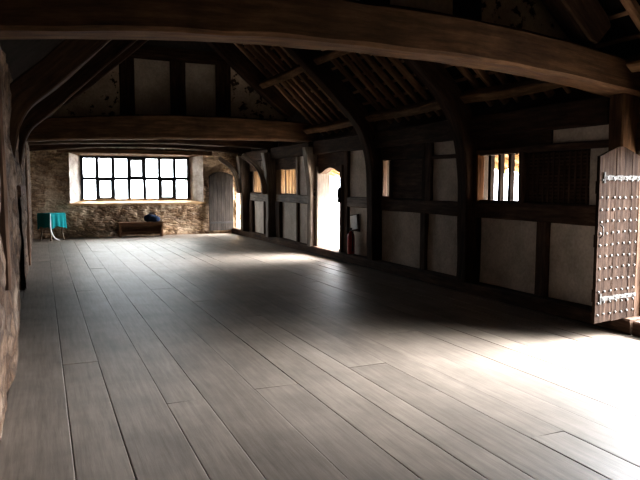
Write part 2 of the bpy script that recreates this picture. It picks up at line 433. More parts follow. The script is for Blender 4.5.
# far bays
wt('wall_rail', 'oak rail under the five-barred window beyond the bright doorway', 'rail', 14.15, 16.6, 1.12, 1.33, mat='oak_grey')
wt('wall_stud', 'thin grey stud between lower plaster panels beyond the bright doorway', 'stud', 14.98, 15.09, .14, 1.14)
wt('wall_stud', 'oak stud at the near side of the five-barred window', 'stud', 14.98, 15.12, 1.32, 2.28, mat='oak_grey')
wt('wall_board', 'oak board above the five-barred window', 'board', 15.1, 16.6, 1.97, 2.29)
wt('wall_stud', 'wide tawny board at the far side of the five-barred window', 'board', 16.18, 16.55, 1.33, 1.98, mat='tawny', axis='z', xf=5.83)
wt('wall_stud', 'dark wide lower board beside the far curved post', 'board', 16.25, 16.62, .14, 1.13, xf=5.82, mat='oak')
wt('wall_rail', 'grey oak rail in the farthest bay before the end wall', 'rail', 17.1, 18.95, 1.10, 1.32, mat='oak_grey')
wt('wall_stud', 'thin stud between the lower plaster panels of the farthest bay', 'stud', 17.6, 17.69, .13, 1.11)
wt('wall_stud', 'pale oak stud beside the farthest barred window', 'stud', 17.74, 17.86, 1.31, 2.28, mat='oak_grey')
wt('wall_board', 'oak board above the farthest barred window', 'board', 17.86, 19.0, 1.98, 2.28)
wt('wall_stud', 'dark wide lower board in the farthest bay beside the small doorway', 'board', 18.7, 19.0, .13, 1.11, mat='oak', xf=5.82)
wt('lintel_board', 'small oak board above the far narrow doorway', 'board', 19.5, 20.55, 1.9, 2.28, axis='y')

# barred windows in the right wall
def barred(num, y0, y1, z0, z1, ys, bw=.055, mat='bar'):
    e = thing('window_%d' % num, None, None, (5.95, (y0 + y1) / 2, z0), kind='structure')
    mb = MB(); mb.box(5.86, 6.06, y0 - .03, y1 + .03, z0 - .05, z0 + .012, 'y'); mb.box(5.87, 6.06, y0 - .03, y1 + .03, z1 - .012, z1 + .05, 'y')
    mb.build('window_sill', M['oak_wall'], e)
    for yb in ys:
        mb = MB(); h = bw / 2 * 1.25
        mb.prism([(5.97 - h, yb - bw / 2), (5.97 + h, yb - bw / 2), (5.97 + h, yb + bw / 2), (5.97 - h, yb + bw / 2)], 'z', z0 - .01, z1 + .01)
        mb.build('window_bar', M[mat], e)
    return e
barred(2, 6.92, 7.80, 1.36, 2.03, (7.62, 7.405, 7.19, 6.975))
barred(3, 10.42, 10.66, 1.36, 2.04, (10.44,))
barred(4, 15.12, 16.20, 1.34, 1.98, (16.05, 15.83, 15.61, 15.39, 15.17), .06, mat='tawny')
barred(5, 17.88, 18.95, 1.34, 2.0, (18.8, 18.62, 18.44, 18.26, 18.08), .06, 'tawny')

# lattice panel and boarded shutter
e = thing('lattice_screen', 'dark woven lattice panel between the nearest barred window and the studded door', 'panel', (5.9, 6.25, 1.35))
mb = MB(); mb.box(5.915, 5.930, 5.735, 6.785, 1.365, 1.995, 'y'); mb.build('backing_board', M['oak'], e)
mb = MB()
for i in range(14):
    z = 1.385 + i * .045; ny = 30
    for k in range(1): 
        vs = []; 
        pts = [(5.905 + .007 * math.sin(PI * (j + i)), 5.735 + j * 1.05 / ny, z) for j in range(ny + 1)]
        timber(mb, pts, .006, .024, (1, 0, 0), n=ny, rough=0, cham=.002, wave=.001)
mb.build('woven_lath', M['oak_wall'], e)
for k in range(12):
    mb = MB(); y = 5.76 + k * .091; mb.box(5.886, 5.899, y - .013, y + .013, 1.365, 1.995, 'z'); mb.build('upright_lath', M['oak_wall'], e)
e = thing('boarded_shutter', 'dark shutter of horizontal boards in the middle bay of the right wall', 'shutter', (5.9, 9.8, 1.34))
mb = MB()
for i in range(6):
    z = 1.35 + i * .113
    vs = [(5.885, 9.21, z), (5.885, 10.44, z), (5.905, 10.44, z + .111), (5.905, 9.21, z + .111), (5.925, 9.215, z), (5.925, 10.43, z), (5.925, 10.43, z + .111), (5.925, 9.215, z + .111)]
    mb.add(vs, [(0, 1, 2, 3), (4, 7, 6, 5), (0, 4, 5, 1), (1, 5, 6, 2), (2, 6, 7, 3), (3, 7, 4, 0)], [V((p[1], p[2] + i, p[0])) for p in vs])
mb.build('shutter_board', M['oak_wall'], e)
for y in (9.27, 10.38):
    mb = MB(); mb.box(5.865, 5.89, y - .05, y + .05, 1.35, 2.025, 'z', bev=.004); mb.build('batten', M['oak'], e)

# ------------------------------------------------------------------ roof trusses
def mirror(p): return (2 * APX - p[0], p[1], p[2])
def blade(key, label_r, label_l):
    y = TR[key]
    path = [(5.815, y, .15), (5.815, y, 1.2), (5.79, y, 2.0), (5.70, y, 2.48), (5.44, y, 2.89), (4.85, y, 3.46), (3.6, y, 4.62), (2.97, y, 5.2)]
    sc = lambda u: (1, .70 + .30 * min(1, max(0, (u - .2) / .2)))
    timber_obj('cruck_blade', label_r, 'roof timber', path, .24, .31, (0, 1, 0), 'oak', n=44, scale=sc, rough=.012)
    pl = [mirror(p) for p in path]; pl[0] = (-.42, y, -.01); pl[1] = (-.42, y, 1.2); pl[2] = (-.37, y, 2.0); pl[3] = (-.24, y, 2.48)
    timber_obj('cruck_blade', label_l, 'roof timber', pl, .24, .31, (0, 1, 0), 'oak', n=44, scale=sc, rough=.012)
blade('B', 'dark curved cruck blade rising beside the nearest barred window', 'dark curved cruck blade on the left wall, nearer of the two')
blade('C', 'dark curved cruck blade rising from the right wall near the fire extinguisher', 'dark curved cruck blade on the left wall, farther of the two')

def post(key, label, x0=5.58, x1=5.93, wy=.28, side=1, jowl=True, mat='oak_wall', z0=.15, zt=2.45, dy=0):
    y = TR[key] + dy; xc = (x0 + x1) / 2
    sc = (lambda u: (1 + .12 * max(0, u - .7) / .3, 1 + .5 * max(0, (u - .68) / .32) ** 1.5)) if jowl else None
    pts = [(xc, y, z0), (xc, y, 1.2), (xc - side * (.05 if jowl else 0), y, zt)]
    return timber_obj('wall_post', label, 'post', pts, wy, x1 - x0, (0, 1, 0), mat, n=16, scale=sc, rough=.012)
post('A', 'brown oak post standing behind the studded door under the wide beam end', 5.64, 5.93, .2, jowl=False, mat='oak_beam', zt=2.56)
post('D', 'lit brown oak post with flared head at the far side of the bright doorway', 5.68, 5.93, .20, mat='oak_grey', dy=-.12)
post('E', 'grey oak post with curved head between the two far barred windows', 5.66, 5.93, .24, mat='oak_grey')
post('F', 'farthest oak post with curved head beside the narrow bright doorway', 5.66, 5.93, .24, mat='oak_grey')
post('A', 'dark oak post against the left wall under the wide foreground beam', -.50, -.225, .24, -1, False, 'oak_wall', .85, 2.6)
post('D', 'oak post against the left wall under the far cambered beam', -.50, -.235, .26, -1, False, 'oak_wall', -.01)

def tie(key, label, zl, zm, zr, hm, he, wy, mat='oak', x0=-.45, x1=6.0, wave=.012, rough=.014):
    y = TR[key]; n = 36; N = 9
    pts = []
    for i in range(N + 1):
        u = i / N; xx = x0 + (x1 - x0) * u
        bot = (1 - u) * zl + u * zr + (zm - (zl + zr) / 2) * 4 * u * (1 - u)
        h = he + (hm - he) * (4 * u * (1 - u)) ** .7
        pts.append((xx, y, bot + h / 2))
    sc = lambda u: (1, (he + (hm - he) * max(0, 4 * u * (1 - u)) ** .7) / hm)
    return timber_obj('tie_beam', label, 'beam', pts, wy, hm, (0, 1, 0), mat, n=n, scale=sc, cham=.03, wave=wave, rough=rough)
tie('A', 'wide cambered brown oak tie beam spanning the top of the foreground', 2.62, 2.76, 2.5, .37, .32, .36, 'oak_beam')
tie('D', 'cambered dark oak tie beam under the plaster-panelled far truss', 2.42, 2.55, 2.57, .50, .38, .32, 'oak_beam', x1=5.95)
tie('E', 'dark oak tie beam second from the end wall behind the far truss', 2.50, 2.62, 2.52, .34, .30, .28, 'oak', x1=5.95)
tie('F', 'dark oak tie beam farthest away just before the end window', 2.46, 2.64, 2.50, .30, .28, .28, 'oak', x1=5.95)
for key, lab in (('D', 'curved oak brace beside the bright doorway'), ('E', 'curved oak brace second from the end wall, springing from the right wall'), ('F', 'curved oak brace farthest away, springing over the narrow doorway')):
    if key == 'D': continue
    y = TR[key]
    timber_obj('arch_brace', lab, 'brace', [(5.575, y, 1.32), (5.54, y, 1.75), (5.36, y, 2.10), (4.98, y, 2.37)], .10, .13, (0, 1, 0), 'oak_grey', n=16)

# plaster-filled trusses A and D
def principal(key, label_r, label_l, pr, d=.3, w=.26, mat='oak'):
    y = TR[key]; pr = [(p[0], y, p[1]) for p in pr]; tp = lambda u: (1, min(1, .78 + u * 3))
    timber_obj('principal_rafter', label_r, 'roof timber', pr, w, d, (0, 1, 0), mat, rough=.008, scale=tp)
    timber_obj('principal_rafter', label_l, 'roof timber', [mirror(p) for p in pr], w, d, (0, 1, 0), mat, rough=.008, scale=tp)
principal('A', 'dark sloping principal rafter rising from the right end of the wide foreground beam', 'dark sloping principal rafter rising from the left end of the foreground beam', [(5.31, 3.115), (5.0, 3.40), (4.2, 4.10), (2.98, 5.22)], .36)
principal('D', 'dark principal rafter on the right of the plaster-panelled far truss', 'dark principal rafter on the left of the plaster-panelled far truss', [(5.36, 3.19), (4.6, 3.82), (3.6, 4.7), (2.98, 5.26)], .34)
PART = {'A': thing('truss_partition', 'timber studs and plaster panels filling the truss above the wide foreground beam', 'partition', (2.82, 5.15, 3.0)),
        'D': thing('truss_partition', 'timber studs and plaster panels filling the far truss above its cambered beam', 'partition', (2.82, 14.0, 3.0))}
def vstud(key, label, x0, x1, z0, z1, mat='oak'):
    y = TR[key]; xc = (x0 + x1) / 2
    timber_obj('stud', None, None, [(xc, y + .24, z0), (xc, y + .24, z1)], x1 - x0, .1, (1, 0, 0), mat, parent=PART[key])
vstud('A', 'dark upright stud above the middle of the wide foreground beam', 2.72, 3.0, 3.05, 4.6)
vstud('A', 'dark upright stud right of centre above the wide foreground beam', 3.72, 4.02, 2.98, 4.2)
vstud('D', 'dark left stud between plaster panels above the far beam', 1.57, 1.87, 2.95, 4.3)
vstud('D', 'dark middle stud between plaster panels above the far beam', 2.62, 2.95, 3.0, 4.3)
vstud('D', 'dark right stud between plaster panels above the far beam', 3.62, 3.95, 2.98, 4.3)
timber_obj('collar_beam', 'dark horizontal collar above the plaster panels of the far truss', 'beam', [(1.30, 14.24, 4.36), (4.34, 14.24, 4.36)], .12, .28, (0, 1, 0), 'oak')
timber_obj('collar_beam', 'horizontal collar high above the wide foreground beam', 'beam', [(1.5, 5.39, 4.5), (4.1, 5.39, 4.5)], .12, .28, (0, 1, 0), 'oak')
def tpanel(key, label, poly, mat):
    y = TR[key]; mb = MB(); mb.prism(poly, 'y', y + .25, y + .29)
    o = mb.build('plaster_panel', M[mat], PART[key])
    if mat == 'flaked': o['label'] = 'flaked plaster panel with dark patches'
zD = 2.9
tpanel('D', 'plain plaster panel left of the middle stud above the far beam', [(1.8, zD), (2.68, zD), (2.68, 4.3), (1.8, 4.3)], 'plaster_dark')
tpanel('D', 'plain plaster panel right of the middle stud above the far beam', [(2.9, zD), (3.68, zD), (3.68, 4.3), (2.9, 4.3)], 'plaster_dark')
tpanel('D', 'flaked triangular plaster panel at the left end of the far truss', [(.1, zD - .1), (1.62, zD - .1), (1.62, 4.25), (1.35, 4.25)], 'flaked')
tpanel('D', 'flaked triangular plaster panel at the right end of the far truss', [(3.9, zD), (5.6, zD - .1), (4.4, 4.15), (3.9, 4.4)], 'flaked')
tpanel('A', 'smooth plaster panel between the two studs above the foreground beam', [(2.95, 2.98), (3.78, 2.95), (3.78, 4.4), (2.95, 4.4)], 'plaster')
tpanel('A', 'smooth plaster panel left of the middle stud above the foreground beam', [(1.75, 2.95), (2.76, 2.98), (2.76, 4.4), (1.75, 4.4)], 'plaster')
tpanel('A', 'flaked plaster panel at the right above the foreground beam', [(3.97, 2.8), (5.62, 2.72), (5.1, 3.35), (4.4, 4.05), (3.97, 4.4)], 'flaked')
tpanel('A', 'flaked plaster panel at the left above the foreground beam', [(.5, 2.8), (1.8, 2.92), (1.8, 4.4), (1.2, 3.9)], 'flaked')

# purlins and rafters on the right slope
def purlin(label, y0, y1, x, mat='purlin'):
    z = zroof(x) - .15
    timber_obj('purlin', label, 'purlin', [(x, y0, z), (x + .01, (y0 + y1) / 2, z - .02), (x, y1, z)], (.145), (.15), (.735, 0, -.676), mat, rough=.01)
purlin('brown lower purlin end projecting in front of the wide foreground beam', 3.0, 4.94, 5.62)
purlin('dark lower purlin between the wide foreground beam and the barred-window blade', 5.36, 7.80, 5.62)
purlin('brown lower purlin between the two right-hand cruck blades', 8.14, 10.76, 5.62)
purlin('lit brown lower purlin between the cruck blade and the far truss', 11.04, 13.84, 5.62)
purlin('dark upper purlin between the two right-hand cruck blades', 8.14, 10.76, 4.58)
purlin('lit brown upper purlin between the cruck blade and the far truss', 11.04, 13.84, 4.58)
purlin('dark upper purlin behind the wide foreground beam', 5.30, 7.80, 4.58)
BAYS = [('in front of the wide foreground beam', 3.25, 4.75, 4), ('just behind the wide foreground beam', 5.55, 7.70, 8),
        ('between the two right-hand cruck blades', 8.30, 10.60, 8), ('nearest the plaster-panelled far truss', 11.20, 13.68, 8)]
nr = 0
for where, y0, y1, n in BAYS:
    for i in range(n):
        y = y0 + (y1 - y0) * i / (n - 1); nr += 1; j = lambda s: random.uniform(-s, s)
        pts = [(6.0, y + j(.02), zroof(6.0) + .10), (5.1, y + j(.02), zroof(5.1) + .09 + j(.008)), (4.0, y + j(.03), zroof(4.0) + .09 + j(.008)), (2.90, y + j(.02), zroof(2.90) + .09)]
        timber_obj('common_rafter', '%s common rafter %s' % (ORD[i + 1], where), 'rafter', pts, (.105 if n == 4 else .082), .095, (0, 1, 0), 'rafter', n=14, group='common rafters ' + where, rough=.008, cham=.02, wave=.018)
for i in range(9):
    s = .25 + i * .30; xx = 6.12 - s * .735; z = zroof(xx) + .225
    timber_obj('roof_batten', 'thin batten across the right roof slope, %s up from the eaves' % ORD[i + 1], 'batten', [(xx, 3.0, z), (xx, 14.1, z)], .05, .025, (.735, 0, -.676), 'rafter', n=20, group='battens on the right roof slope', rough=.003, cham=.004, wave=.02)

# roof covering
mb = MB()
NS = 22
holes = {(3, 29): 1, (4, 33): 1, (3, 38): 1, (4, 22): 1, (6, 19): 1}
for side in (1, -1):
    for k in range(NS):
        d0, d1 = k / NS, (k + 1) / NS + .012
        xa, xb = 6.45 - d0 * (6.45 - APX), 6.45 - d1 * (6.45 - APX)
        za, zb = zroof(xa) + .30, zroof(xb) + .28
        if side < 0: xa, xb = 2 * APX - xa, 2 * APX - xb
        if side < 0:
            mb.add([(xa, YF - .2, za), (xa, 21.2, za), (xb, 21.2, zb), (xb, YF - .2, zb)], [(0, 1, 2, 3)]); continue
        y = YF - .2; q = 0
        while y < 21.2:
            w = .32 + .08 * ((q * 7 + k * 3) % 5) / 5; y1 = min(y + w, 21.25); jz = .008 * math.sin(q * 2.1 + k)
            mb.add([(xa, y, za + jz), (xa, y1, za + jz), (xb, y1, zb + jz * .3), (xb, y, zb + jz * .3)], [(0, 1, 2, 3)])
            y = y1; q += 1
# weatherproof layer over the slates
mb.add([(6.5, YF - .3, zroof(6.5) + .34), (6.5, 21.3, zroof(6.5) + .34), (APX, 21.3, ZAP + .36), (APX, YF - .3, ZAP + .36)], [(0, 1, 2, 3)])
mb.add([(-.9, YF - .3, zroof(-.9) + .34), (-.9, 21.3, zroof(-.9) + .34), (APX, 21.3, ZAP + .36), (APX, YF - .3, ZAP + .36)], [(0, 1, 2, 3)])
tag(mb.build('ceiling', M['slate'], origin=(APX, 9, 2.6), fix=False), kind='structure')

# ------------------------------------------------------------------ left wall (rough rubble with a dark low doorway)
LD = (8.16, 10.72, 0, 1.46)
def lx(y, z):
    a = noise.noise(V((y * .55, z * .7, 2))) * .05 + noise.noise(V((y * 2.3, z * 2.6, 6))) * .035 + noise.noise(V((y * 7, z * 8, 4))) * .014
    return -.275 + a * 1.05
mb = MB(); ny, nz = 300, 36; ya, yb2 = YF - .2, YB + .5
ids = {}
vs = []; fs = []
for i in range(ny + 1):
    for j in range(nz + 1):
        y = ya + (yb2 - ya) * i / ny; z = -.05 + 2.85 * j / nz; vs.append(V((lx(y, z), y, z)))
for i in range(ny):
    for j in range(nz):
        cy = ya + (yb2 - ya) * (i + .5) / ny; cz = -.05 + 2.85 * (j + .5) / nz
        if LD[0] < cy < LD[1] and cz < LD[3]: continue
        a = i * (nz + 1) + j; fs.append((a, a + nz + 1, a + nz + 2, a + 1))
mb.add(vs, fs)
mb.box(-.75, -.62, ya, yb2, -.1, 2.9)                      # back of the wall
for y in (LD[0] - .02, LD[1] + .02): mb.box(-.7, -.33, y - .03, y + .03, -.05, 1.5)
mb.box(-.7, -.33, LD[0] - .05, LD[1] + .05, 1.44, 1.5)
mb.box(-.7, -.3, ya, yb2, 2.74, 2.82)
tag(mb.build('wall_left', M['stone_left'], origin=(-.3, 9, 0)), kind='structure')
e = thing('door_4', None, None, (-.5, 9.55, 0), kind='structure')
mb = MB()
for k in range(9): mb.box(-.61, -.58, 8.2 + k * .278, 8.2 + k * .278 + .272, 0.01, 1.44, 'z')
mb.build('door_leaf', M['oak'], e)
mb = MB(); timber(mb, [(-.28, 8.14, 1.52), (-.28, 10.75, 1.52)], .12, .14, (1, 0, 0)); mb.build('door_lintel', M['oak_wall'], e)

# ------------------------------------------------------------------ end wall with the mullioned window
WX0, WX1, WZ0, WZ1 = .78, 4.78, 1.02, 2.52       # opening on the room face
FX0, FX1, FZ0, FZ1 = 1.12, 4.42, 1.09, 2.45       # frame opening deeper in the wall
YG = 21.02
def yback(x, z): return YB - .035 * noise.noise(V((x * 1.7, z * 2.2, 11))) - .02 * noise.noise(V((x * 6, z * 8, 3)))
mb = MB(); nx, nz = 110, 48; vs = []; fs = []
for i in range(nx + 1):
    for j in range(nz + 1):
        xx = -.6 + 6.75 * i / nx; z = -.05 + 2.85 * j / nz; vs.append(V((xx, yback(xx, z), z)))
for i in range(nx):
    for j in range(nz):
        cx = -.6 + 6.75 * (i + .5) / nx; cz = -.05 + 2.85 * (j + .5) / nz
        if WX0 < cx < WX1 and WZ0 < cz < WZ1: continue
        a = i * (nz + 1) + j; fs.append((a, a + 1, a + nz + 2, a + nz + 1))
mb.add(vs, fs)
for x0, x1, z0, z1 in ((-.7, FX0, -.1, 2.85), (FX1, 6.2, -.1, 2.85), (FX0, FX1, -.1, FZ0), (FX0, FX1, FZ1, 2.85)): mb.box(x0, x1, YG, YG + .1, z0, z1)
mb.prism([(-.8, 2.6), (6.4, 2.6), (APX, ZAP + .45)], 'y', YB + .1, YB + .3)
tag(mb.build('wall_back', M['stone'], origin=(2.8, YB, 0)), kind='structure')

win = thing('window_1', None, None, (2.77, YG, FZ0), kind='structure')
for nm, q in (('plaster_reveal', [(WX0, YB - .03, WZ0), (FX0, YG, FZ0), (FX0, YG, FZ1), (WX0, YB - .03, WZ1)]), ('plaster_reveal', [(WX1, YB - .03, WZ0), (FX1, YG, FZ0), (FX1, YG, FZ1), (WX1, YB - .03, WZ1)])):
    mb = MB(); A, B_, C_, D_ = [V(p) for p in q]
    def f(u, v):
        p = A.lerp(B_, u).lerp(D_.lerp(C_, u), v); return p + V((.012 * noise.noise(p * 5), 0, 0))
    mb.grid(f, 10, 24); mb.build(nm, M['reveal'], win)
mb = MB(); mb.add([(WX0, YB - .02, WZ1), (WX1, YB - .02, WZ1), (FX1, YG, FZ1), (FX0, YG, FZ1)], [(0, 1, 2, 3)]); mb.build('window_soffit', M['oak_beam'], win)
mb = MB(); timber(mb, [(.45, YB - .05, 2.60), (2.8, YB - .06, 2.585), (5.05, YB - .05, 2.58)], .16, .15, (0, 1, 0)); mb.build('window_lintel', M['oak_beam'], win)
mb = MB(); mb.prism([(YB - .06, WZ0 + .0), (YB - .06, WZ0 - .06), (YG, WZ0 - .06), (YG, FZ0)], 'x', WX0 - .08, WX1 + .08, grain='x'); mb.build('window_sill', M['sill_wood'], win)
# frame, bars and panes
cols = 7; cw = (FX1 - FX0) / cols; zt = FZ0 + (FZ1 - FZ0) * .5
mb = MB(); t = .075
mb.box(FX0, FX0 + t, YG - .05, YG + .04, FZ0, FZ1, 'z'); mb.box(FX1 - t, FX1, YG - .05, YG + .04, FZ0, FZ1, 'z')
mb.box(FX0, FX1, YG - .05, YG + .04, FZ1 - .07, FZ1, 'x')
mb.build('window_frame', M['lead'], win)
mb = MB(); mb.box(FX0, FX1, YG - .06, YG + .04, FZ0 - .01, FZ0 + .055, 'x'); mb.build('lower_frame_rail', M['sill_wood'], win)
for k in range(1, cols):
    mb = MB(); xx = FX0 + k * cw; mb.box(xx - .05, xx + .05, YG - .045, YG + .035, FZ0 + .04, FZ1 - .04, 'z', bev=.006); mb.build('mullion', M['lead'], win)
mb = MB(); mb.box(FX0, FX1, YG - .046, YG + .03, zt - .048, zt + .048, 'x'); mb.build('transom', M['lead'], win)
CAS = {(3, 1), (1, 0), (5, 0)}
mb = MB()
for k in range(cols):
    for r in (0, 1):
        if (k, r) in CAS: continue
        xa, xb = FX0 + k * cw, FX0 + (k + 1) * cw; za, zb = (FZ0, zt) if r == 0 else (zt, FZ1)
        mb.add([(xa, YG, za), (xb, YG, za), (xb, YG, zb), (xa, YG, zb)], [(0, 1, 2, 3)])
mb.build('glass_pane', M['glass'], win)
for k, r in sorted(CAS):
    xa, xb = FX0 + k * cw + .03, FX0 + (k + 1) * cw - .03; za, zb = (FZ0 + .055, zt - .03) if r == 0 else (zt + .03, FZ1 - .07)
    mb = MB(); q = .05
    mb.box(xa, xa + q, YG - .03, YG + .02, za, zb, 'z'); mb.box(xb - q, xb, YG - .03, YG + .02, za, zb, 'z')
    mb.box(xa + q, xb - q, YG - .03, YG + .02, za, za + q, 'x'); mb.box(xa + q, xb - q, YG - .03, YG + .02, zb - q, zb, 'x')
    c = mb.build('casement', M['casement'], win)
    mb = MB(); mb.add([(xa + q, YG, za + q), (xb - q, YG, za + q), (xb - q, YG, zb - q), (xa + q, YG, zb - q)], [(0, 1, 2, 3)]); mb.build('casement_pane', M['glass'], c)

# near end wall behind the viewer
mb = MB(); mb.box(-.8, 6.2, YF - .3, YF - .15, -.1, 2.7); mb.prism([(-.8, 2.6), (6.4, 2.6), (APX, ZAP + .45)], 'y', YF - .3, YF - .15)
tag(mb.build('wall_front', M['stone'], origin=(2.8, YF - .2, 0)), kind='structure')

# ------------------------------------------------------------------ door 1: the studded leaf standing open
d1 = thing('door_1', 'weathered oak door leaf with rows of iron studs standing open at the right', 'door', (5.87, 5.0, .16), kind='structure')
def top1(x):                                      # pointed head
    u = (x - 5.18) / .68
    return 1.88 + .11 * (1 - abs(2 * u - 1.05) ** 1.3 if abs(2 * u - 1.05) < 1 else 0)
mb = MB(); npl = 5; xs = [5.18 + .68 * k / npl for k in range(npl + 1)]
for k in range(npl):
    a, b2 = xs[k] + .002, xs[k + 1] - .002; st = 4
    poly = [(a, .165 + .004 * (k % 2)), (b2, .165 + .004 * (k % 2))] + [(b2 + (a - b2) * i / st, top1(b2 + (a - b2) * i / st)) for i in range(st + 1)]
    mb.prism(poly, 'y', 4.975 + .003 * (k % 2), 5.01)
leaf = mb.build('door_leaf', M['door_oak'], d1)
mb = MB(); 
for z in (.38, .95, 1.5): mb.box(5.21, 5.84, 5.01, 5.04, z, z + .13, 'x')
mb.build('door_ledge', M['door_oak'], d1)
for z, x0, x1 in ((1.665, 5.255, 5.86), (.415, 5.255, 5.86)):
    mb = MB(); n = 12
    for i in range(n):
        a, b2 = x0 + (x1 - x0) * i / n, x0 + (x1 - x0) * (i + 1) / n
        h = .021 + .003 * math.sin(i * 1.7)
        mb.box(a, b2, 4.962, 4.976, z - h, z + h, 'x')
    strap = mb.build('strap_hinge', M['strap_iron'], d1)
    mb = MB(); mb.box(x0 - .012, x0 + .012, 4.962, 4.976, z - .055, z + .055); mb.build('strap_end', M['strap_iron'], strap)
mb = MB(); mb.lathe([(.0145, 0), (.014, .005), (.010, .012), (.003, .015)], (0, 0, 0), 8)
s0 = None
for r in range(12):
    for k in range(7):
        z = .25 + r * .121 + (.06 if r > 10 else 0); x = 5.222 + k * .099
        if abs(z - .415) < .04: z -= .075
        if z > 1.66: z = 1.78
        if s0 is None:
            s0 = mb.build('door_stud', M['stud_iron'], d1, origin=(0, 0, 0), smooth=True); o = s0
        else:
            o = s0.copy(); COL.objects.link(o); o.parent = d1
        o.location = V((x + random.uniform(-.006, .006), 4.977, z + random.uniform(-.006, .006))) - V(d1.location); o.rotation_euler = (PI / 2, 0, 0)
for z, x0 in ((1.665, 5.255), (.415, 5.255)):
    for k in range(6):
        o = s0.copy(); COL.objects.link(o); o.parent = d1; o['label'] = 'dark rivet on the strap hinge'
        o.location = V((x0 + .03 + k * .105, 4.963, z)) - V(d1.location); o.rotation_euler = (PI / 2, 0, 0); o.scale = (.8, .8, .8)
mb = MB(); mb.tube([(5.205, 4.965, 1.05), (5.205, 4.93, 1.08), (5.205, 4.93, 1.16), (5.205, 4.965, 1.19)], .007, 8); mb.build('door_handle', M['iron'], d1)
d1.location.y = 5.03
d1.rotation_euler = (0, 0, math.radians(8))
d1 = thing('trim_1', None, None, (5.95, 5.0, .15), kind='structure')
for y0, y1 in ((5.0, 5.07), (3.38, 3.55)):
    mb = MB(); yc = (y0 + y1) / 2; timber(mb, [(5.95, yc, .15), (5.95, yc, 2.0)], y1 - y0, .22, (0, 1, 0)); mb.build('door_post', M['oak_wall'], d1)
mb = MB(); timber(mb, [(5.95, 3.38, 2.1), (5.95, 5.06, 2.1)], .22, .32, (1, 0, 0)); mb.build('door_lintel', M['oak_wall'], d1)

# door 2: open arched doorway
d2 = thing('door_2', 'open bright arched doorway in the middle of the right wall', 'doorway', (5.95, 13.05, .16), kind='structure')
for y0, y1, mt in ((12.33, 12.46, 'oak_wall'), (13.66, 13.77, 'oak_grey')):
    mb = MB(); yc = (y0 + y1) / 2; timber(mb, [(5.97, yc, .15), (5.97, yc, 2.0)], y1 - y0, .34, (0, 1, 0), rough=.006); mb.build('door_jamb', M[mt], d2)
mb = MB(); pol = [(12.40, 2.06), (12.40, 1.83), (12.46, 1.83)]
for i in range(9):
    u = i / 8; y = 12.48 + 1.16 * u; pol.append((y, 1.835 + .125 * (.5 + .5 * math.cos(PI * (2 * u - 1))) ** .8))
pol += [(13.66, 1.83), (13.7, 1.83), (13.7, 2.06)]
mb.prism(pol, 'x', 5.86, 6.02, grain='y'); mb.build('arched_head', M['oak_wall'], d2)
for yj in (12.44, 13.70):
    mb = MB(); mb.lathe([(.02, -.16), (.05, -.12), (.035, -.06), (.06, 0), (.04, .07), (.05, .12), (.02, .17)], (5.80, yj + (.0 if yj < 13 else .12), 1.36), 12)
    mb.build('door_latch', M['iron'], d2, smooth=True)
# door 3: narrow doorway by the end wall, leaf folded against the end wall
d3 = thing('door_3', 'grey plank door folded back against the end wall beside the narrow doorway', 'door', (5.6, 20.5, .12), kind='structure')
mb = MB(); npl = 6
for k in range(npl):
    a, b2 = 4.93 + .80 * k / npl + .003, 4.93 + .80 * (k + 1) / npl - .003
    tp = lambda x: 1.86 + .13 * (1 - abs((x - 5.33) / .4) ** 2)
    mb.prism([(a, .10), (b2, .10), (b2, tp(b2)), ((a + b2) / 2, tp((a + b2) / 2)), (a, tp(a))], 'y', 20.44, 20.48 + .003 * (k % 2))
mb.build('door_leaf', M['plank_door'], d3)
for z in (.36,):
    mb = MB(); mb.box(4.96, 5.72, 20.43, 20.445, z - .03, z + .03, 'x'); mb.build('strap_hinge', M['iron'], d3)
for y0, y1 in ((19.62, 19.80), (20.55, 20.6)):
    mb = MB(); yc = (y0 + y1) / 2; timber(mb, [(5.97, yc, .12), (5.97, yc, 1.95)], y1 - y0, .26, (0, 1, 0)); mb.build('door_jamb', M['stone_out'], d3)
mb = MB(); mb.prism([(19.8, 1.95), (19.8, 1.70), (19.9, 1.80), (20.17, 1.88), (20.44, 1.80), (20.52, 1.70), (20.52, 1.95)], 'x', 5.88, 6.06, grain='y'); mb.build('arched_head', M['stone_out'], d3)
mb = MB(); mb.lathe([(.02, -.16), (.05, -.12), (.035, -.06), (.06, 0), (.04, .07), (.05, .12), (.02, .17)], (5.80, 19.8, 1.45), 12); mb.build('door_latch', M['iron'], d3, smooth=True)

# ------------------------------------------------------------------ loose things
# fire extinguisher on the sill
fx, fy, fz = 5.765, 11.80, .182
e = thing('fire_extinguisher', 'red fire extinguisher standing at the wall beside the bright doorway', 'fire extinguisher', (fx, fy, fz))
mb = MB(); mb.lathe([(.068, 0), (.075, .012), (.075, .36), (.066, .40), (.04, .435), (.022, .445), (.022, .465)], (fx, fy, fz), 24); mb.build('cylinder_body', M['red'], e, smooth=True)
mb = MB(); mb.lathe([(.026, .462), (.026, .50), (.016, .515)], (fx, fy, fz), 12); mb.build('valve', M['black'], e)
mb = MB(); mb.box(fx - .10, fx + .03, fy - .012, fy + .012, fz + .515, fz + .53, 'x'); mb.box(fx - .09, fx - .0, fy - .01, fy + .01, fz + .485, fz + .497, 'x'); mb.build('handle', M['black'], e)
mb = MB(); mb.tube([(fx, fy - .02, fz + .48), (fx, fy - .09, fz + .47), (fx - .01, fy - .105, fz + .38), (fx - .01, fy - .095, fz + .15)], .012, 8); mb.tube([(fx - .01, fy - .095, fz + .16), (fx - .01, fy - .092, fz + .06)], [.012, .02], 8); mb.build('hose', M['black'], e, smooth=True)
e = thing('wall_sign', 'small pale sign board on the plaster above the fire extinguisher', 'sign', (5.87, 11.85, .74))
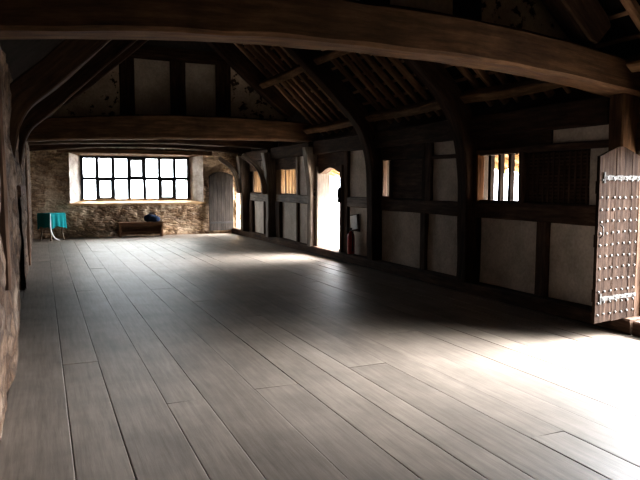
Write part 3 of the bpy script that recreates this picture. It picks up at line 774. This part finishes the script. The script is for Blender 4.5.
mb = MB(); mb.prism([(11.66, .70), (11.95, .66), (12.02, .94), (11.72, .98)], 'x', 5.846, 5.856, grain='y'); mb.build('sign_face', M['signwhite'], e)
mb = MB(); mb.prism([(11.60, .64), (11.95, .64), (12.04, .96), (11.64, 1.0)], 'x', 5.856, 5.870, grain='y'); mb.build('sign_back', M['oak'], e)

# bench under the window
e = thing('bench', 'low brown wooden bench against the end wall under the window', 'bench', (2.76, 20.3, 0))
mb = MB(); mb.box(2.08, 3.44, 20.08, 20.50, .40, .445, 'x', bev=.006); mb.build('seat', M['bench_wood'], e)
for x0, x1 in ((2.11, 2.17), (3.35, 3.41)):
    mb = MB(); mb.box(x0, x1, 20.12, 20.47, 0, .40, 'z', bev=.004); mb.build('side_board', M['bench_wood'], e)
mb = MB(); mb.box(2.17, 3.35, 20.40, 20.43, .06, .40, 'x'); mb.build('back_board', M['bench_wood'], e)
mb = MB(); mb.box(2.17, 3.35, 20.14, 20.165, .33, .40, 'x'); mb.build('apron', M['bench_wood'], e)
mb = MB(); mb.box(2.17, 3.35, 20.26, 20.30, .10, .16, 'x'); mb.build('stretcher', M['bench_wood'], e)
# navy bag
mb = MB()
def f(u, v):
    a = 2 * PI * u; t = PI * (v - .5); sx = abs(math.cos(t)) ** .6
    p = V((.235 * sx * math.copysign(abs(math.cos(a)) ** .7, math.cos(a)), .13 * sx * math.copysign(abs(math.sin(a)) ** .7, math.sin(a)), .115 * math.copysign(abs(math.sin(t)) ** .6, math.sin(t))))
    p += noise.noise_vector(p * 7) * .025; p.z = max(p.z + .112, 0.0)
    p.z *= 1 - .35 * max(0, p.x / .23)
    return p + V((3.1, 20.26, .447))
mb.grid(f, 32, 16)
e = thing('cloth_bag', 'crumpled dark navy cloth bag lying on the bench', 'bag', (3.1, 20.26, .447))
mb.build('bag_body', M['navy'], e, smooth=True)
mb = MB(); mb.tube([(2.98, 20.22, .64), (3.02, 20.20, .70), (3.1, 20.20, .715), (3.17, 20.21, .68), (3.2, 20.22, .62)], .009, 8); mb.build('handle', M['navy'], e, smooth=True)

# corner table with teal cloth
tc = V((.245, 19.98, 0)); ang = math.radians(42); hw, hd, th = .265, .24, .77
def R(p): c, s = math.cos(ang), math.sin(ang); return V((tc.x + p[0] * c - p[1] * s, tc.y + p[0] * s + p[1] * c, p[2]))
e = thing('corner_table', 'small pale-legged table under the teal cloth in the far left corner', 'table', (tc.x, tc.y, 0))
mb = MB()
vs = [R((sx * hw, sy * hd, z)) for sx in (-1, 1) for sy in (-1, 1) for z in (th - .03, th)]
mb.add(vs, [(0, 1, 3, 2), (4, 6, 7, 5), (0, 4, 5, 1), (2, 3, 7, 6), (0, 2, 6, 4), (1, 5, 7, 3)]); mb.build('tabletop', M['table_wood'], e)
for sx in (-1, 1):
    for sy in (-1, 1):
        mb = MB(); kx, ky = sx * (hw - .05), sy * (hd - .05)
        mb.tube([R((kx, ky, th - .03)), R((kx * 1.03, ky * 1.03, .5)), R((kx * .94, ky * .94, .2)), R((kx * 1.06, ky * 1.06, .04)), R((kx * 1.08, ky * 1.08, 0))], [.03, .03, .02, .022, .03], 10); mb.build('leg', M['table_wood'], e, smooth=True)
mb = MB(); vs = []; N = 120; rings = [(0, .0), (.5, 0), (1.0, 0), (1.03, -.015), (1.05, -.10), (1.06, -.24), (1.075, -.39)]
def rect(t):
    t = t % 1 * 4; k = int(t); u = t - k
    c = [(1, -1), (1, 1), (-1, 1), (-1, -1), (1, -1)]; a, b2 = c[k], c[k + 1]
    return (a[0] + (b2[0] - a[0]) * u, a[1] + (b2[1] - a[1]) * u)
for s, dz in rings:
    for k in range(N):
        px, py = rect(k / N); fold = 1 + (.055 * math.sin(k / N * 2 * PI * 13) + .03 * math.sin(k / N * 2 * PI * 7 + 1)) * (-dz / .34)
        corner = max(abs(px), abs(py)) and (abs(px * py)) ** 3
        z = th + .006 + dz * (1 + .16 * corner + .05 * math.sin(k * .35))
        vs.append(R((px * (hw + .004) * s * fold, py * (hd + .004) * s * fold, z)))
fs = [(i * N + k, i * N + (k + 1) % N, (i + 1) * N + (k + 1) % N, (i + 1) * N + k) for i in range(len(rings) - 1) for k in range(N)]
mb.add(vs, fs)
tag(mb.build('tablecloth', M['teal'], smooth=True), 'teal cloth draped over the small table in the far left corner', 'tablecloth')
# white cloth strip hanging at the table corner
mb = MB(); c0 = R((-hw * 1.0, -hd * 1.0, 0))
path = [R((-hw * 1.12, -hd * 1.14, .77)), R((-hw * 1.17, -hd * 1.2, .55)), R((-hw * 1.16, -hd * 1.2, .36)), R((-hw * .98, -hd * 1.26, .18)), R((-hw * .7, -hd * 1.4, .07)), R((-hw * .3, -hd * 1.5, .012)), R((hw * .1, -hd * 1.5, .010))]
cp = catmull(path, 30); sd = V((.84, .54, 0))
vs = []
for i, p in enumerate(cp):
    w = .012 + .026 * (i / 30)
    for k in (-1, 0, 1): vs.append(p + sd * w * k + V((0, .012 * abs(k), .006 * math.sin(i * .9 + k) if i < 26 else 0)))
mb.add(vs, [(i * 3 + k, i * 3 + k + 1, (i + 1) * 3 + k + 1, (i + 1) * 3 + k) for i in range(30) for k in range(2)])
tag(mb.build('white_cloth', M['white_cloth'], smooth=True), 'narrow white cloth strip hanging down the corner of the teal covered table', 'cloth')

# ------------------------------------------------------------------ outside
mb = MB(); mb.box(-30, 45, -25, 60, -.6, -.15); tag(mb.build('courtyard_ground', M['ground'], origin=(0, 0, -.15)), kind='structure')
g = thing('gallery_eave', 'tawny timber eave outside the doorway and barred windows', 'eave', (6.8, 13, 1.7))
mb = MB(); mb.add([(6.12, 5.6, 2.46), (6.12, 20.5, 2.46), (7.5, 20.5, 1.86), (7.5, 5.6, 1.86), (6.12, 5.6, 2.50), (6.12, 20.5, 2.50), (7.5, 20.5, 1.90), (7.5, 5.6, 1.90)], [(0, 1, 2, 3), (4, 7, 6, 5), (0, 4, 5, 1), (1, 5, 6, 2), (2, 6, 7, 3), (3, 7, 4, 0)], None); mb.build('eave_boarding', M['outwood'], g)
for k in range(35):
    y = 5.8 + k * .42; mb = MB(); timber(mb, [(6.13, y, 2.39), (7.48, y, 1.815)], .08, .09, (0, 1, 0), n=4); mb.build('eave_rafter', M['outwood'], g)

# ------------------------------------------------------------------ light: overcast sky through the real openings
W = bpy.data.worlds.new('overcast_sky'); bpy.context.scene.world = W; W.use_nodes = True
nt = W.node_tree; nt.nodes.clear()
out = nt.nodes.new('ShaderNodeOutputWorld'); bg = nt.nodes.new('ShaderNodeBackground')
tcn = nt.nodes.new('ShaderNodeTexCoord'); sx = nt.nodes.new('ShaderNodeSeparateXYZ')
nt.links.new(tcn.outputs['Generated'], sx.inputs[0])
r = ramp(nt, [(0, (.80, .86, .95)), (.35, (1.0, 1.0, 1.0)), (1, (1.25, 1.25, 1.25))], sx.outputs['Z'])
dt = nd(nt, 'ShaderNodeVectorMath', operation='DOT_PRODUCT'); dt.inputs[1].default_value = V((1, -.15, .28)).normalized()
nt.links.new(tcn.outputs['Generated'], dt.inputs[0])
mxn = nd(nt, 'ShaderNodeMath', operation='MAXIMUM'); nt.links.new(dt.outputs['Value'], mxn.inputs[0]); mxn.inputs[1].default_value = 0
pw = nd(nt, 'ShaderNodeMath', operation='POWER'); nt.links.new(mxn.outputs[0], pw.inputs[0]); pw.inputs[1].default_value = 9.0
st = nd(nt, 'ShaderNodeMath', operation='MULTIPLY_ADD'); nt.links.new(pw.outputs[0], st.inputs[0]); st.inputs[1].default_value = 150.0; st.inputs[2].default_value = 18.0
nt.links.new(r.outputs[0], bg.inputs[0]); nt.links.new(st.outputs[0], bg.inputs[1])   # hazy bright sky on the courtyard side
nt.links.new(bg.outputs[0], out.inputs[0])

def portal(name, loc, rot, sx_, sy_):
    L = bpy.data.lights.new(name, 'AREA'); L.shape = 'RECTANGLE'; L.size = sx_; L.size_y = sy_
    L.cycles.is_portal = True
    o = bpy.data.objects.new(name, L); COL.objects.link(o); o.location = loc; o.rotation_euler = rot
for i, (y0, y1, z0, z1) in enumerate(OPEN):      # area light -Z points into the room (-X)
    portal('sky_portal', (6.10, (y0 + y1) / 2, (z0 + z1) / 2), (0, PI / 2, 0), z1 - z0, y1 - y0)
portal('sky_portal', ((FX0 + FX1) / 2, YG + .12, (FZ0 + FZ1) / 2), (-PI / 2, 0, 0), FX1 - FX0, FZ1 - FZ0)

# ------------------------------------------------------------------ camera and view
cam = bpy.data.cameras.new('camera'); co = bpy.data.objects.new('camera', cam); COL.objects.link(co)
cam.sensor_width = 36; cam.lens = 646 / 640 * 36; cam.clip_start = .05; cam.clip_end = 200
co.location = (0, 0, 1.6)
co.rotation_euler = (PI / 2 - math.atan(56 / 646), 0, -math.atan(278 / 646))
sc = bpy.context.scene; sc.camera = co
sc.view_settings.view_transform = 'Standard'
sc.view_settings.look = 'Medium High Contrast'
sc.view_settings.exposure = 0.6
sc.cycles.max_bounces = 12; sc.cycles.diffuse_bounces = 8; sc.cycles.transparent_max_bounces = 12
sc.cycles.sample_clamp_indirect = 20.0
